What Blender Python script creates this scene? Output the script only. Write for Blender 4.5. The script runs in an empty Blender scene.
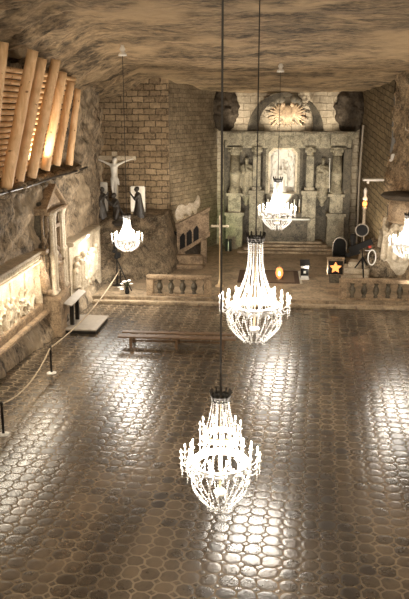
import bpy, bmesh, math, random
from mathutils import Vector, Matrix, noise
random.seed(7)
S = bpy.context.scene
COL = S.collection
PI = math.pi
R = math.radians

# ------------------------------------------------------------------ materials
class N:
    def __init__(s, name):
        s.m = bpy.data.materials.new(name); s.m.use_nodes = True
        s.t = s.m.node_tree; s.t.nodes.clear()
        s.out = s.n('ShaderNodeOutputMaterial')
    def n(s, typ, **kw):
        x = s.t.nodes.new(typ)
        for k, v in kw.items(): setattr(x, k, v)
        return x
    def l(s, a, b): s.t.links.new(a, b)
    def put(s, sock, v):
        if isinstance(v, bpy.types.NodeSocket): s.l(v, sock)
        else: sock.default_value = v
    def math(s, op, a, b=0.0, c=None, clamp=False):
        x = s.n('ShaderNodeMath', operation=op, use_clamp=clamp)
        s.put(x.inputs[0], a); s.put(x.inputs[1], b)
        if c is not None: s.put(x.inputs[2], c)
        return x.outputs[0]
    def mix(s, f, a, b):
        x = s.n('ShaderNodeMix', data_type='RGBA')
        s.put(x.inputs[0], f); s.put(x.inputs[6], a); s.put(x.inputs[7], b)
        return x.outputs[2]
    def ramp(s, f, lo, hi):
        x = s.n('ShaderNodeMapRange', clamp=True)
        s.put(x.inputs[0], f); x.inputs[1].default_value = lo; x.inputs[2].default_value = hi
        return x.outputs[0]
    def noise(s, vec, scale, detail=4, rough=.6, dist=0):
        x = s.n('ShaderNodeTexNoise'); s.l(vec, x.inputs['Vector'])
        x.inputs['Scale'].default_value = scale; x.inputs['Detail'].default_value = detail
        x.inputs['Roughness'].default_value = rough; x.inputs['Distortion'].default_value = dist
        return x.outputs['Fac']
    def coord(s, scale=(1, 1, 1), rot=(0, 0, 0)):
        g = s.n('ShaderNodeNewGeometry'); mp = s.n('ShaderNodeMapping')
        mp.inputs['Scale'].default_value = scale; mp.inputs['Rotation'].default_value = rot
        s.l(g.outputs['Position'], mp.inputs['Vector'])
        return mp.outputs['Vector']
    def bsdf(s, col, rough=.7, bump=None, bstr=.5, bdist=.05, spec=.5, metal=0, trans=0, emis=None, estr=0):
        b = s.n('ShaderNodeBsdfPrincipled')
        s.put(b.inputs['Base Color'], col); s.put(b.inputs['Roughness'], rough)
        s.put(b.inputs['Specular IOR Level'], spec); b.inputs['Metallic'].default_value = metal
        b.inputs['Transmission Weight'].default_value = trans
        if emis: b.inputs['Emission Color'].default_value = emis; b.inputs['Emission Strength'].default_value = estr
        if bump is not None:
            bu = s.n('ShaderNodeBump'); bu.inputs['Strength'].default_value = bstr; bu.inputs['Distance'].default_value = bdist
            s.put(bu.inputs['Height'], bump); s.l(bu.outputs['Normal'], b.inputs['Normal'])
        s.l(b.outputs['BSDF'], s.out.inputs['Surface'])
        return s.m
def C(r, g, b): return (r, g, b, 1)

def rock(name, c0, c1, scale=1.2, streak=(1, 1, 1), bstr=.9, bdist=.15, rough=.75, c2=None, cracks=0.0):
    s = N(name); v = s.coord(streak)
    a = s.noise(v, scale, 8, .65, .6); b = s.noise(v, scale*7, 5, .7)
    f = s.ramp(s.math('ADD', s.math('MULTIPLY', a, .5), s.math('MULTIPLY', b, .5)), .41, .60)
    col = s.mix(f, c0, c1)  # mottled tone; low spots go darker, crevice shade put into the colour
    if c2:
        k = s.ramp(s.noise(s.coord(), scale*.45, 3, .5), .5, .66)
        col = s.mix(s.math('MULTIPLY', k, .7), col, c2)
    h = s.math('ADD', s.math('MULTIPLY', a, 1.0), s.math('MULTIPLY', b, .7))
    if cracks:
        vo = s.n('ShaderNodeTexVoronoi', feature='DISTANCE_TO_EDGE'); s.l(v, vo.inputs['Vector']); vo.inputs['Scale'].default_value = cracks
        e = s.ramp(vo.outputs['Distance'], 0.0, .06)
        col = s.mix(e, C(c0[0]*.35, c0[1]*.35, c0[2]*.35), col); h = s.math('ADD', h, s.math('MULTIPLY', e, .5))
    return s.bsdf(col, rough, h, bstr, bdist, .3)

def brick(name, c0, c1, mortar, bw, bh, swap, msize=.02, slope=0):
    s = N(name); g = s.n('ShaderNodeTexCoord')
    sep = s.n('ShaderNodeSeparateXYZ'); s.l(g.outputs['Object'], sep.inputs[0])
    cmb = s.n('ShaderNodeCombineXYZ')
    s.l(sep.outputs[0 if swap == 'x' else 1], cmb.inputs[0]); s.l(s.math('ADD', sep.outputs[2], s.math('MULTIPLY', sep.outputs[0], slope)), cmb.inputs[1])
    dn = s.n('ShaderNodeTexNoise'); s.l(g.outputs['Object'], dn.inputs['Vector']); dn.inputs['Scale'].default_value = 2.2
    va = s.n('ShaderNodeVectorMath', operation='MULTIPLY_ADD'); s.l(dn.outputs['Color'], va.inputs[0])
    va.inputs[1].default_value = (.12, .12, 0); s.l(cmb.outputs[0], va.inputs[2])
    br = s.n('ShaderNodeTexBrick'); s.l(va.outputs[0], br.inputs['Vector'])
    br.inputs['Scale'].default_value = 1; br.inputs['Brick Width'].default_value = bw; br.inputs['Row Height'].default_value = bh
    br.inputs['Mortar Size'].default_value = msize; br.inputs['Mortar Smooth'].default_value = .4; br.inputs['Bias'].default_value = -.1
    br.inputs['Color1'].default_value = c0; br.inputs['Color2'].default_value = c1; br.inputs['Mortar'].default_value = mortar
    v = s.coord(); a = s.noise(v, 1.6, 7, .7); b = s.noise(v, 9, 5, .7)
    col = s.mix(s.math('MULTIPLY', s.ramp(a, .35, .62), .55), br.outputs['Color'], C(c0[0]*.35, c0[1]*.35, c0[2]*.35))
    col = s.mix(s.math('MULTIPLY', s.ramp(b, .45, .7), .35), col, C(min(1, c1[0]*1.6), min(1, c1[1]*1.6), min(1, c1[2]*1.6)))
    h = s.math('ADD', s.math('MULTIPLY', br.outputs['Fac'], -1.0), s.math('MULTIPLY', b, .5))
    return s.bsdf(col, .75, h, .9, .06, .3)

def plain(name, c, rough=.5, spec=.5, metal=0, trans=0, emis=None, estr=0, var=.25, scale=6, bstr=.25):
    s = N(name); v = s.coord(); a = s.noise(v, scale, 5, .65)
    col = s.mix(s.ramp(a, .3, .7), C(c[0]*(1-var), c[1]*(1-var), c[2]*(1-var)), c)
    return s.bsdf(col, rough, a, bstr, .02, spec, metal, trans, emis, estr)

def floor_mat():
    s = N('carved_salt_floor'); T = .385
    v = s.coord((1/T, 1/T, 1), (0, 0, R(3.5)))
    dn = s.n('ShaderNodeTexNoise'); s.l(v, dn.inputs['Vector']); dn.inputs['Scale'].default_value = .55; dn.inputs['Detail'].default_value = 2
    va = s.n('ShaderNodeVectorMath', operation='MULTIPLY_ADD'); s.l(dn.outputs['Color'], va.inputs[0]); va.inputs[1].default_value = (.55, .55, 0); s.l(v, va.inputs[2])
    sep = s.n('ShaderNodeSeparateXYZ'); s.l(va.outputs[0], sep.inputs[0])
    ax = s.math('ABSOLUTE', s.math('SUBTRACT', s.math('FRACT', sep.outputs[0]), .5))
    ay = s.math('ABSOLUTE', s.math('SUBTRACT', s.math('FRACT', sep.outputs[1]), .5))
    sm = s.math('ADD', ax, ay); mx = s.math('MAXIMUM', ax, ay)
    diag = s.math('MULTIPLY', s.math('SUBTRACT', .72, sm), .7071)
    ins = s.math('MINIMUM', s.math('SUBTRACT', .5, mx), diag)
    isin = s.math('GREATER_THAN', diag, 0)
    d = s.math('ADD', s.math('MULTIPLY', ins, isin), s.math('MULTIPLY', s.math('MULTIPLY', diag, -1), s.math('SUBTRACT', 1, isin)))
    gro = s.ramp(d, .022, .06)          # 0 in the groove, 1 on the slab
    dome = s.ramp(d, 0.0, .2)
    w = s.coord(); big = s.noise(s.coord((1, .35, 1)), .55, 4, .6, .5); mid = s.noise(w, 3.2, 6, .7); fine = s.noise(w, 22, 4, .7)
    wn = s.n('ShaderNodeTexWhiteNoise', noise_dimensions='2D')
    fl = s.n('ShaderNodeVectorMath', operation='FLOOR'); s.l(va.outputs[0], fl.inputs[0]); s.l(fl.outputs[0], wn.inputs['Vector'])
    tone = s.math('ADD', s.math('ADD', s.math('MULTIPLY', big, .5), s.math('MULTIPLY', mid, .35)), s.math('MULTIPLY', wn.outputs['Value'], .15))
    slab = s.mix(s.ramp(tone, .40, .60), C(.022, .016, .010), C(.150, .112, .074))
    slab = s.mix(s.math('MULTIPLY', s.ramp(fine, .55, .8), .35), slab, C(.25, .195, .135))
    band = s.ramp(s.noise(s.coord((1, .12, 1), (0, 0, R(4))), .8, 3, .5, .3), .40, .60)
    slab = s.mix(s.math('MULTIPLY', s.math('SUBTRACT', 1, band), .6), slab, C(.022, .016, .011))
    col = s.mix(gro, s.mix(band, C(.13, .098, .064), C(.24, .18, .115)), slab)
    rg = s.math('ADD', s.math('MULTIPLY', s.ramp(tone, .35, .65), -.08), .30)
    rg = s.math('ADD', rg, s.math('MULTIPLY', s.math('SUBTRACT', 1, gro), .5))
    h = s.math('ADD', s.math('MULTIPLY', dome, .5), s.math('ADD', s.math('MULTIPLY', mid, .35), s.math('MULTIPLY', fine, .05)))
    return s.bsdf(col, rg, h, .4, .018, s.math('MULTIPLY', gro, .9))

def wood(name, c0, c1, axis_scale):
    s = N(name); v = s.coord(axis_scale)
    a = s.noise(v, 3, 6, .7, 1.0); k = s.noise(s.coord(), 2.3, 3, .5)
    kn = s.ramp(s.noise(s.coord(), 5.5, 2, .5), .68, .74)
    col = s.mix(s.ramp(a, .35, .65), c0, c1)
    col = s.mix(s.math('MULTIPLY', s.ramp(k, .45, .7), .35), col, C(c0[0]*.6, c0[1]*.55, c0[2]*.5))
    col = s.mix(kn, col, C(c0[0]*.35, c0[1]*.28, c0[2]*.2))
    return s.bsdf(col, .55, a, .3, .02, .35)

M = {}
M['floor'] = floor_mat()
M['rock'] = rock('salt_rock_wall', C(.065, .050, .034), C(.44, .335, .22), 1.3, (1, 1, .45), c2=C(.42, .33, .22))
M['rock_right'] = rock('salt_rock_right', C(.07, .052, .032), C(.46, .33, .195), 1.6)
M['rubble'] = rock('hewn_rubble', C(.065, .050, .034), C(.44, .335, .215), 2.0, bstr=1, bdist=.2)
M['ceiling'] = rock('rock_ceiling', C(.06, .044, .027), C(.40, .285, .165), .9, (.35, 1.2, 1), .8, .14, c2=C(.46, .33, .19))
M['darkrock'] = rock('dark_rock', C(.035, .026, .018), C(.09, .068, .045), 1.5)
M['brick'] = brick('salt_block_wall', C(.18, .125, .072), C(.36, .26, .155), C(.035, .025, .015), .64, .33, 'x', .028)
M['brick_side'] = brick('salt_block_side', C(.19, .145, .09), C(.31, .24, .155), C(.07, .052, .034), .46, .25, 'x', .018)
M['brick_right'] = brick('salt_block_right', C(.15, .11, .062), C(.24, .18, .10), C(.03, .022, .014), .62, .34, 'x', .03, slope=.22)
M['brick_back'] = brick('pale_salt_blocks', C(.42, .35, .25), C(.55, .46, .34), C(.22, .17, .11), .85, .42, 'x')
M['platform'] = rock('platform_floor', C(.12, .088, .055), C(.40, .30, .195), 1.3, bstr=.4, bdist=.04, rough=.5)
M['step'] = rock('hewn_step', C(.15, .11, .07), C(.46, .36, .24), 2, bstr=.4, bdist=.04, rough=.55)
M['salt'] = rock('carved_grey_green_salt', C(.10, .086, .058), C(.38, .33, .23), 2.2, bstr=.5, bdist=.05, rough=.55)  # paler than the dark salt: front light on altar columns put into colour
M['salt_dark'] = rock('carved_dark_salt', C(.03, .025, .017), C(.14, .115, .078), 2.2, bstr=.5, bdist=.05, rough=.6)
M['salt_brown'] = rock('carved_brown_salt', C(.12, .080, .048), C(.40, .29, .18), 2.4, bstr=.5, bdist=.05, rough=.5)
M['relief'] = rock('pale_relief_salt', C(.36, .29, .20), C(.66, .57, .43), 2.5, bstr=.5, bdist=.05, rough=.5)
M['white'] = plain('white_salt', C(.80, .76, .68), .45)
M['statue'] = plain('dark_statue_salt', C(.055, .045, .036), .4, var=.5)
M['log'] = wood('peeled_log', C(.60, .36, .17), C(.83, .58, .34), (1.6, 1.6, .25))
M['logh'] = wood('crib_log', C(.52, .30, .13), C(.78, .52, .28), (1.6, .25, 1.6))
M['bench'] = wood('dark_bench_wood', C(.10, .055, .028), C(.20, .12, .06), (.3, 2, 2))
M['iron'] = plain('blackened_iron', C(.03, .026, .022), .4, .5, .6)
M['black'] = plain('black_plastic', C(.014, .013, .012), .75, .2)
M['brass'] = plain('aged_brass', C(.50, .36, .18), .3, .5, .8)
M['cord'] = plain('dark_cord', C(.02, .016, .012), .7)
M['rope'] = plain('pale_rope', C(.42, .33, .22), .8)
M['crystal'] = plain('salt_crystal', C(.66, .64, .61), .10, .9, trans=.2, var=.05)
M['gilt'] = plain('gilt_ring', C(.80, .62, .38), .3, .6, .5)
M['bulb'] = plain('lit_candle_bulb', C(1, .95, .88), .3, emis=C(1, .90, .76), estr=14, var=0)
M['candle'] = plain('white_candle', C(.88, .84, .76), .5)
M['cloth'] = plain('white_cloth', C(.82, .80, .74), .8)
M['steel'] = plain('brushed_plate', C(.34, .29, .23), .45, .4, .2)
M['rug'] = plain('woven_rug', C(.17, .125, .085), .9, .1, scale=14)
M['rug_border'] = plain('rug_border', C(.09, .06, .045), .9, .1)
M['tassel'] = plain('rug_fringe', C(.55, .5, .4), .9, .1)
M['orange'] = plain('lit_orange_glass', C(1, .45, .15), .4, emis=C(1, .30, .08), estr=1.05, var=0)
M['flame'] = plain('lit_flame_glass', C(1, .8, .5), .4, emis=C(1, .75, .45), estr=5, var=0)
M['leaf'] = plain('dark_leaves', C(.04, .05, .02), .6)
M['petal'] = plain('white_petals', C(.85, .82, .76), .6)

# ------------------------------------------------------------------ mesh helpers
class MB:
    def __init__(s): s.b = bmesh.new()
    def box(s, c, d, rz=0, rx=0, ry=0, bev=0):
        g = bmesh.ops.create_cube(s.b, size=1)
        m = Matrix.Translation(c) @ Matrix.Rotation(rz, 4, 'Z') @ Matrix.Rotation(ry, 4, 'Y') @ Matrix.Rotation(rx, 4, 'X') @ Matrix.Diagonal((d[0], d[1], d[2], 1))
        bmesh.ops.transform(s.b, matrix=m, verts=g['verts'])
        if bev:
            es = list({e for v in g['verts'] for e in v.link_edges})
            bmesh.ops.bevel(s.b, geom=es, offset=bev, segments=2, affect='EDGES')
        return s
    def b2(s, x0, x1, y0, y1, z0, z1, bev=0): return s.box(((x0+x1)/2, (y0+y1)/2, (z0+z1)/2), (x1-x0, y1-y0, z1-z0), bev=bev)
    def ell(s, c, r, rot=None, seg=12):
        g = bmesh.ops.create_uvsphere(s.b, u_segments=seg, v_segments=max(6, seg*2//3), radius=1)
        m = Matrix.Translation(c) @ (rot.to_4x4() if rot else Matrix.Identity(4)) @ Matrix.Diagonal((r[0], r[1], r[2], 1))
        bmesh.ops.transform(s.b, matrix=m, verts=g['verts']); return s
    def cyl(s, p, q, r0, r1=None, seg=14):
        p = Vector(p); q = Vector(q); r1 = r0 if r1 is None else r1
        g = bmesh.ops.create_cone(s.b, cap_ends=True, segments=seg, radius1=r0, radius2=max(r1, 1e-4), depth=(q-p).length)
        rot = Vector((0, 0, 1)).rotation_difference(q-p).to_matrix().to_4x4()
        bmesh.ops.transform(s.b, matrix=Matrix.Translation((p+q)/2) @ rot, verts=g['verts']); return s
    def cap(s, p, q, r0, r1=None, seg=10):
        r1 = r0 if r1 is None else r1
        s.cyl(p, q, r0, r1, seg); s.ell(p, (r0,)*3, seg=seg); s.ell(q, (r1,)*3, seg=seg); return s
    def lathe(s, prof, c=(0, 0, 0), seg=20, mat=None):
        rings = []
        for r, z in prof:
            if r < 1e-5: rings.append([s.b.verts.new((c[0], c[1], c[2]+z))])
            else: rings.append([s.b.verts.new((c[0]+r*math.cos(2*PI*k/seg), c[1]+r*math.sin(2*PI*k/seg), c[2]+z)) for k in range(seg)])
        for A, B in zip(rings, rings[1:]):
            for k in range(seg):
                k2 = (k+1) % seg
                if len(A) == 1 and len(B) == 1: continue
                if len(A) == 1: s.b.faces.new((A[0], B[k2], B[k]))
                elif len(B) == 1: s.b.faces.new((A[k], A[k2], B[0]))
                else: s.b.faces.new((A[k], A[k2], B[k2], B[k]))
        for ring, fl in ((rings[0], True), (rings[-1], False)):
            if len(ring) > 1: s.b.faces.new(ring[::-1] if fl else ring)
        return s
    def tube(s, pts, r, seg=8):
        pts = [Vector(p) for p in pts]; rings = []
        for i, p in enumerate(pts):
            t = (pts[min(i+1, len(pts)-1)] - pts[max(i-1, 0)]).normalized()
            a = t.cross(Vector((0, 0, 1)))
            if a.length < 1e-3: a = t.cross(Vector((1, 0, 0)))
            a.normalize(); b = t.cross(a)
            rr = r[i] if isinstance(r, (list, tuple)) else r
            rings.append([s.b.verts.new(p + a*rr*math.cos(2*PI*k/seg) + b*rr*math.sin(2*PI*k/seg)) for k in range(seg)])
        for A, B in zip(rings, rings[1:]):
            for k in range(seg): s.b.faces.new((A[k], A[(k+1) % seg], B[(k+1) % seg], B[k]))
        s.b.faces.new(rings[0][::-1]); s.b.faces.new(rings[-1]); return s
    def prism(s, poly, d0, d1, axis='y'):
        """a polygon in XZ (axis y), YZ (axis x) or XY (axis z) extruded between two depths"""
        f = {'y': lambda a, b, d: (a, d, b), 'x': lambda a, b, d: (d, a, b), 'z': lambda a, b, d: (a, b, d)}[axis]
        A = [s.b.verts.new(f(a, b, d0)) for a, b in poly]; B = [s.b.verts.new(f(a, b, d1)) for a, b in poly]
        n = len(poly); s.b.faces.new(A); s.b.faces.new(B[::-1])
        for k in range(n): s.b.faces.new((A[k], B[k], B[(k+1) % n], A[(k+1) % n]))
        return s
    def ring(s, outer, inner, d0, d1, closed=True):
        n = len(outer); V = []
        for d in (d0, d1):
            V.append([s.b.verts.new((a, d, b)) for a, b in outer]); V.append([s.b.verts.new((a, d, b)) for a, b in inner])
        O0, I0, O1, I1 = V; m = n if closed else n-1
        for k in range(m):
            j = (k+1) % n
            s.b.faces.new((O0[k], O0[j], I0[j], I0[k])); s.b.faces.new((O1[j], O1[k], I1[k], I1[j]))
            s.b.faces.new((O0[j], O0[k], O1[k], O1[j])); s.b.faces.new((I0[k], I0[j], I1[j], I1[k]))
        if not closed:
            for k in (0, n-1): s.b.faces.new((O0[k], I0[k], I1[k], O1[k]))
        return s
    def torus(s, R_, r, z, seg=32, sec=8, c=(0, 0)):
        rings = []
        for i in range(seg):
            a = 2*PI*i/seg
            rings.append([s.b.verts.new((c[0]+(R_+r*math.cos(2*PI*k/sec))*math.cos(a), c[1]+(R_+r*math.cos(2*PI*k/sec))*math.sin(a), z+r*1.6*math.sin(2*PI*k/sec))) for k in range(sec)])
        for i in range(seg):
            A, B = rings[i], rings[(i+1) % seg]
            for k in range(sec): s.b.faces.new((A[k], B[k], B[(k+1) % sec], A[(k+1) % sec]))
        return s
    def build(s, name, mat, parent=None, smooth=False, loc=None, voxel=None):
        bmesh.ops.recalc_face_normals(s.b, faces=s.b.faces)
        me = bpy.data.meshes.new(name); s.b.to_mesh(me); s.b.free()
        me.materials.append(mat if not isinstance(mat, str) else M[mat])
        if smooth or voxel:
            for p in me.polygons: p.use_smooth = True
        o = bpy.data.objects.new(name, me); COL.objects.link(o)
        if parent: o.parent = parent
        if loc: o.location = loc
        if voxel:
            md = o.modifiers.new('merge', 'REMESH'); md.mode = 'VOXEL'; md.voxel_size = voxel; md.use_smooth_shade = True
            sm = o.modifiers.new('soften', 'SMOOTH'); sm.iterations = 2; sm.factor = .4
        return o

def tag(o, label=None, cat=None, group=None, kind=None):
    if label: o['label'] = label
    if cat: o['category'] = cat
    if group: o['group'] = group
    if kind: o['kind'] = kind
    return o
def empty(name, loc, label, cat, group=None, rz=0):
    o = bpy.data.objects.new(name, None); COL.objects.link(o); o.location = loc; o.rotation_euler.z = rz; o.empty_display_size = .2
    return tag(o, label, cat, group)
def copy_tree(o, parent=None):
    c = o.copy(); COL.objects.link(c); c.parent = parent
    for ch in list(o.children): copy_tree(ch, c)
    return c
def struct(o): return tag(o, kind='structure')

def grid(name, fn, nu, nv, mat, flip=False, smooth=True):
    b = bmesh.new(); V = [[b.verts.new(fn(i/nu, j/nv)) for j in range(nv+1)] for i in range(nu+1)]
    for i in range(nu):
        for j in range(nv): b.faces.new((V[i][j], V[i+1][j], V[i+1][j+1], V[i][j+1]))
    me = bpy.data.meshes.new(name); b.to_mesh(me); b.free(); me.materials.append(M[mat])
    for p in me.polygons: p.use_smooth = smooth
    o = bpy.data.objects.new(name, me); COL.objects.link(o)
    return o
def sstep(a, b, x):
    t = max(0., min(1., (x-a)/(b-a))); return t*t*(3-2*t)
def nz(x, y, z, sc, oct_=4): return noise.fractal(Vector((x*sc, y*sc, z*sc)), .9, 2.1, oct_)
def lerp(tab, x):
    for (a, va), (b, vb) in zip(tab, tab[1:]):
        if x <= b: return va + (vb-va)*max(0, (x-a)/(b-a))
    return tab[-1][1]

# ------------------------------------------------------------------ the chamber
def ceil_z(x, y):
    z = lerp([(0, 12.2), (24, 12.1), (30, 11.5), (34, 10.85), (41, 10.7), (44, 10.25), (49, 9.75)], y)
    if y > 43: z += .35*sstep(2, 9, abs(x-1))*0
    z -= 1.0*sstep(-6.3, -9.6, x)*sstep(20, 30, y) + .25*sstep(-6.3, -9.6, x)
    return z
def ceil_pt(u, v):
    x = -11.5 + 22.5*u; y = -3 + 53*v
    left = sstep(-5.0, -9.0, x)
    n = nz(x*.45, y*1.3, 0, .5)*.14 + nz(x, y, 5, 1.6)*.05 + left*abs(nz(x*.5, y*2.2, 3, .7))*.8
    return (x, y, ceil_z(x, y)+n)
struct(grid('ceiling', ceil_pt, 150, 240, 'ceiling'))

struct(MB().b2(-12, 12, -4, 50, -.6, 0).build('floor', 'floor'))

def wl(y): return lerp([(-3, -9.6), (22, -9.45), (26, -9.3), (28, -9.0), (31, -8.85), (38, -8.75), (42, -9.4), (44, -9.8)], y)
def wall_left_pt(u, v):
    y = -3+25*u/.2 if u < .2 else 22+21.5*(u-.2)/.8; z = -.2 + 12.4*v
    x = wl(y)
    x += .55*sstep(1.3, 0, z)*(1 if y > 27 else .9)
    x += .9*sstep(4.2, 6.1, z)*sstep(6.5, 6.2, z)*sstep(34, 31, y)*0
    x -= 1.0*sstep(6.1, 6.5, z)*sstep(36, 33.5, y)
    x += .35*sstep(3.6, 4.1, z)*sstep(6.4, 6.1, z)*sstep(21, 23, y)*sstep(27.5, 25.5, y)
    k = .12 if z < 3.8 else .34
    x += nz(x, y, z, .8, 5)*k - abs(nz(2, y*.8, z*.4, 1.1))*k*.8 + nz(x, y, z, 2.4, 4)*k*.35
    return (x, y, z)
struct(grid('wall_left', wall_left_pt, 240, 130, 'rock'))

# right wall: hewn rock, then the diagonal block wall towards the altar
RP = [(-3, 9.2), (20, 9.0), (28, 8.9), (34, 8.4), (38, 7.2), (41, 6.75), (43.2, 6.45)]
def wall_right_pt(u, v):
    y = -3+28*u/.2 if u < .2 else 25+18.2*(u-.2)/.8; z = -.2 + 12.4*v
    x = lerp(RP, y) - .5*sstep(1.5, 0, z)
    x += nz(x, y, z, .7, 5)*.4 + nz(x, y, z, 2.2, 4)*.10
    return (x, y, z)
struct(grid('wall_right', wall_right_pt, 220, 130, 'rock_right'))

def seam(name, pts):
    P = []
    for y, z in pts:
        u = .2+.8*(y-25)/18.2; P.append(wall_right_pt(u, (z+.2)/12.4))
    Q = []
    for a, b_ in zip(pts, pts[1:]):
        for k in range(8):
            y = a[0]+(b_[0]-a[0])*k/8; z = a[1]+(b_[1]-a[1])*k/8; p = wall_right_pt(.2+.8*(y-25)/18.2, (z+.2)/12.4); Q.append((p[0]+.02, p[1], p[2]))
    return struct(MB().tube(Q, .05, 6).build(name, 'relief'))
seam('trim_4', [(37.6, 10.3), (38.3, 8.9), (39.6, 7.6), (40.6, 7.8), (40.9, 8.4)])
seam('trim_5', [(35.4, 10.2), (37.0, 8.4), (38.6, 7.4)])

def slab_wall(name, x0, y0, x1, y1, z0, z1, mat, n=.05):
    L = math.hypot(x1-x0, y1-y0); a = math.atan2(y1-y0, x1-x0)
    def f(u, v):
        X = u*L; Z = z0+(z1-z0)*v
        return (X, nz(X, a, Z, 1.3, 4)*n, Z)
    o = grid(name, f, int(L*8), int((z1-z0)*6), mat); o.location = (x0, y0, 0); o.rotation_euler.z = a
    return struct(o)
slab_wall('wall_back_left', -10.6, 43.0, -5.75, 43.0, -.1, 10.9, 'brick', .10)
slab_wall('wall_alcove_left', -5.75, 43.0, -3.45, 48.6, -.1, 10.9, 'brick_side', .07)
slab_wall('wall_back', -3.45, 48.6, 5.35, 48.6, -.1, 10.4, 'brick_back', .05)
slab_wall('wall_alcove_right', 5.35, 48.6, 6.5, 43.2, -.1, 10.9, 'brick_right', .05)
# dark rock shoulders either side of the pale blocks above the altar
def lump(c, r, n=60, sc=.35, seed=0, vox=.06, name='rock_shoulder', mat='darkrock', flat=None):
    rnd = random.Random(seed); b = MB()
    b.ell(c, r)
    for _ in range(n):
        d = Vector((rnd.gauss(0, 1), rnd.gauss(0, 1), rnd.gauss(0, 1))).normalized()
        p = Vector((c[0]+d.x*r[0]*.85, c[1]+d.y*r[1]*.85, c[2]+d.z*r[2]*.85)); q = sc*rnd.uniform(.5, 1.1)
        b.ell(p, (q, q*rnd.uniform(.6, 1), q*rnd.uniform(.6, 1.2)), seg=8)
    return b.build(name, mat, voxel=vox)
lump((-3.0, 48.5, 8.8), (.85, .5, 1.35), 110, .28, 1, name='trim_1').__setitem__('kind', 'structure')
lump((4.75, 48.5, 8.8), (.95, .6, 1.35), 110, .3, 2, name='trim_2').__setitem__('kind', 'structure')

# raised altar platform and its steps
def plat():
    b = MB(); b.b2(-8.3, 9, 34.1, 49, 0, .3, .03); return b
struct(plat().build('floor_platform', 'platform'))
st = MB(); st.b2(-8.2, 9, 33.75, 34.15, 0, .15, .03)
struct(st.build('trim_3', 'step'))
t = empty('altar_steps', (0.9, 46.4, .3), 'broad pale hewn steps climbing to the main altar', 'steps')
for k in range(4):
    MB().b2(-2.9+.35*k, 3.2-.3*k, -.75+.42*k, 2.1, .14*k, .14*(k+1), .02).build('step', 'step', t, loc=None)
for o in t.children:
    o.location.x = 0

# ------------------------------------------------------------------ main altar
AY = 48.0
def AX(px): return -3.11 + (px-222)*.061
def AZ(py): return .87 + (238-py)*.0621
def oct_pts(x0, x1, z0, z1, c):
    return [(x0, z0), (x1, z0), (x1, z1-c), (x1-c, z1), (x0+c, z1), (x0, z1-c)]
al = empty('altar_reredos', (AX(288), AY, .3), 'tall grey-green carved salt altar wall with columns and broken pediment at the far end', 'altar')
def A(mb, name, mat, smooth=False, voxel=None, par=None):
    bmesh.ops.translate(mb.b, verts=mb.b.verts, vec=(-al.location.x, -al.location.y, -al.location.z))
    return mb.build(name, mat, par or al, smooth, voxel=voxel)
A(MB().b2(AX(224), AX(268), AY-.1, AY+.3, .3, AZ(133)).b2(AX(300), AX(353), AY-.1, AY+.3, .3, AZ(133)).b2(AX(267), AX(301), AY-.1, AY+.3, AZ(148), AZ(133)).b2(AX(267), AX(301), AY-.1, AY+.3, .3, AZ(192)), 'back_wall', 'salt_dark')  # dark salt here puts the shade behind the columns into the colour
ent = MB().b2(AX(226), AX(351), AY-.7, AY+.3, AZ(147), AZ(139), .02)
ent.b2(AX(223), AX(354), AY-.95, AY+.3, AZ(139), AZ(135), .03).b2(AX(221), AX(356), AY-1.1, AY+.3, AZ(135), AZ(131), .04)
for px in (236, 258, 311, 338): ent.b2(AX(px-8), AX(px+8), AY-1.2, AY, AZ(144), AZ(132.5), .03)
A(ent, 'entablature', 'salt')
def column(px, top, bot, r, name='column', sq=False):
    x = AX(px); z0 = AZ(bot); z1 = AZ(top); y = AY-.55
    b = MB()
    if sq: b.b2(x-r, x+r, y-.25, y+.3, z0+.2, z1-.5, .04).b2(x-r*1.3, x+r*1.3, y-.33, y+.3, z0, z0+.22, .03)
    else:
        b.lathe([(r*1.35, 0), (r*1.4, .1), (r*1.1, .2), (r*1.15, .3), (r, .34), (r*1.02, (z1-z0)*.4), (r*1.1, (z1-z0)*.42), (r*1.1, (z1-z0)*.45), (r*.97, (z1-z0)*.47), (r*.85, z1-z0-.5)], (x, y, z0), 20)
    o = A(b, name, 'salt', not sq)
    cb = MB().lathe([(r*.85, 0), (r*1.0, .08), (r*.9, .14), (r*1.35, .36), (r*1.15, .4), (r*1.5, .5)], (x, y, z1-.5), 16)
    for k in range(8):
        a = k*PI/4; cb.ell((x+r*1.2*math.cos(a), y+r*1.2*math.sin(a), z1-.2), (.07, .07, .13), seg=8)
    cb.b2(x-r*1.45, x+r*1.45, y-r*1.45, y+r*1.3, z1-.06, z1, .01)
    c = A(cb, 'capital', 'salt', True, par=o)
    return o
for px, w in ((236, 8.5), (338, 8.5)):
    A(MB().b2(AX(px-w), AX(px+w), AY-1.05, AY, .3, AZ(212), .03).b2(AX(px-w-1.5), AX(px+w+1.5), AY-1.12, AY, AZ(213), AZ(210), .02), 'pedestal', 'salt')
    A(MB().b2(AX(px-w+2), AX(px+w-2), AY-.95, AY, AZ(210), AZ(194), .03).b2(AX(px-w), AX(px+w), AY-1.0, AY, AZ(194), AZ(191), .02), 'plinth', 'salt')
    column(px, 146, 191, .32)
for px in (258, 311):
    A(MB().b2(AX(px-7), AX(px+7), AY-.95, AY, .3, AZ(192), .04).b2(AX(px-8), AX(px+8), AY-1.0, AY, AZ(192), AZ(188), .02), 'pedestal', 'salt')
    column(px, 146, 188, .23, sq=True)
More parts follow.
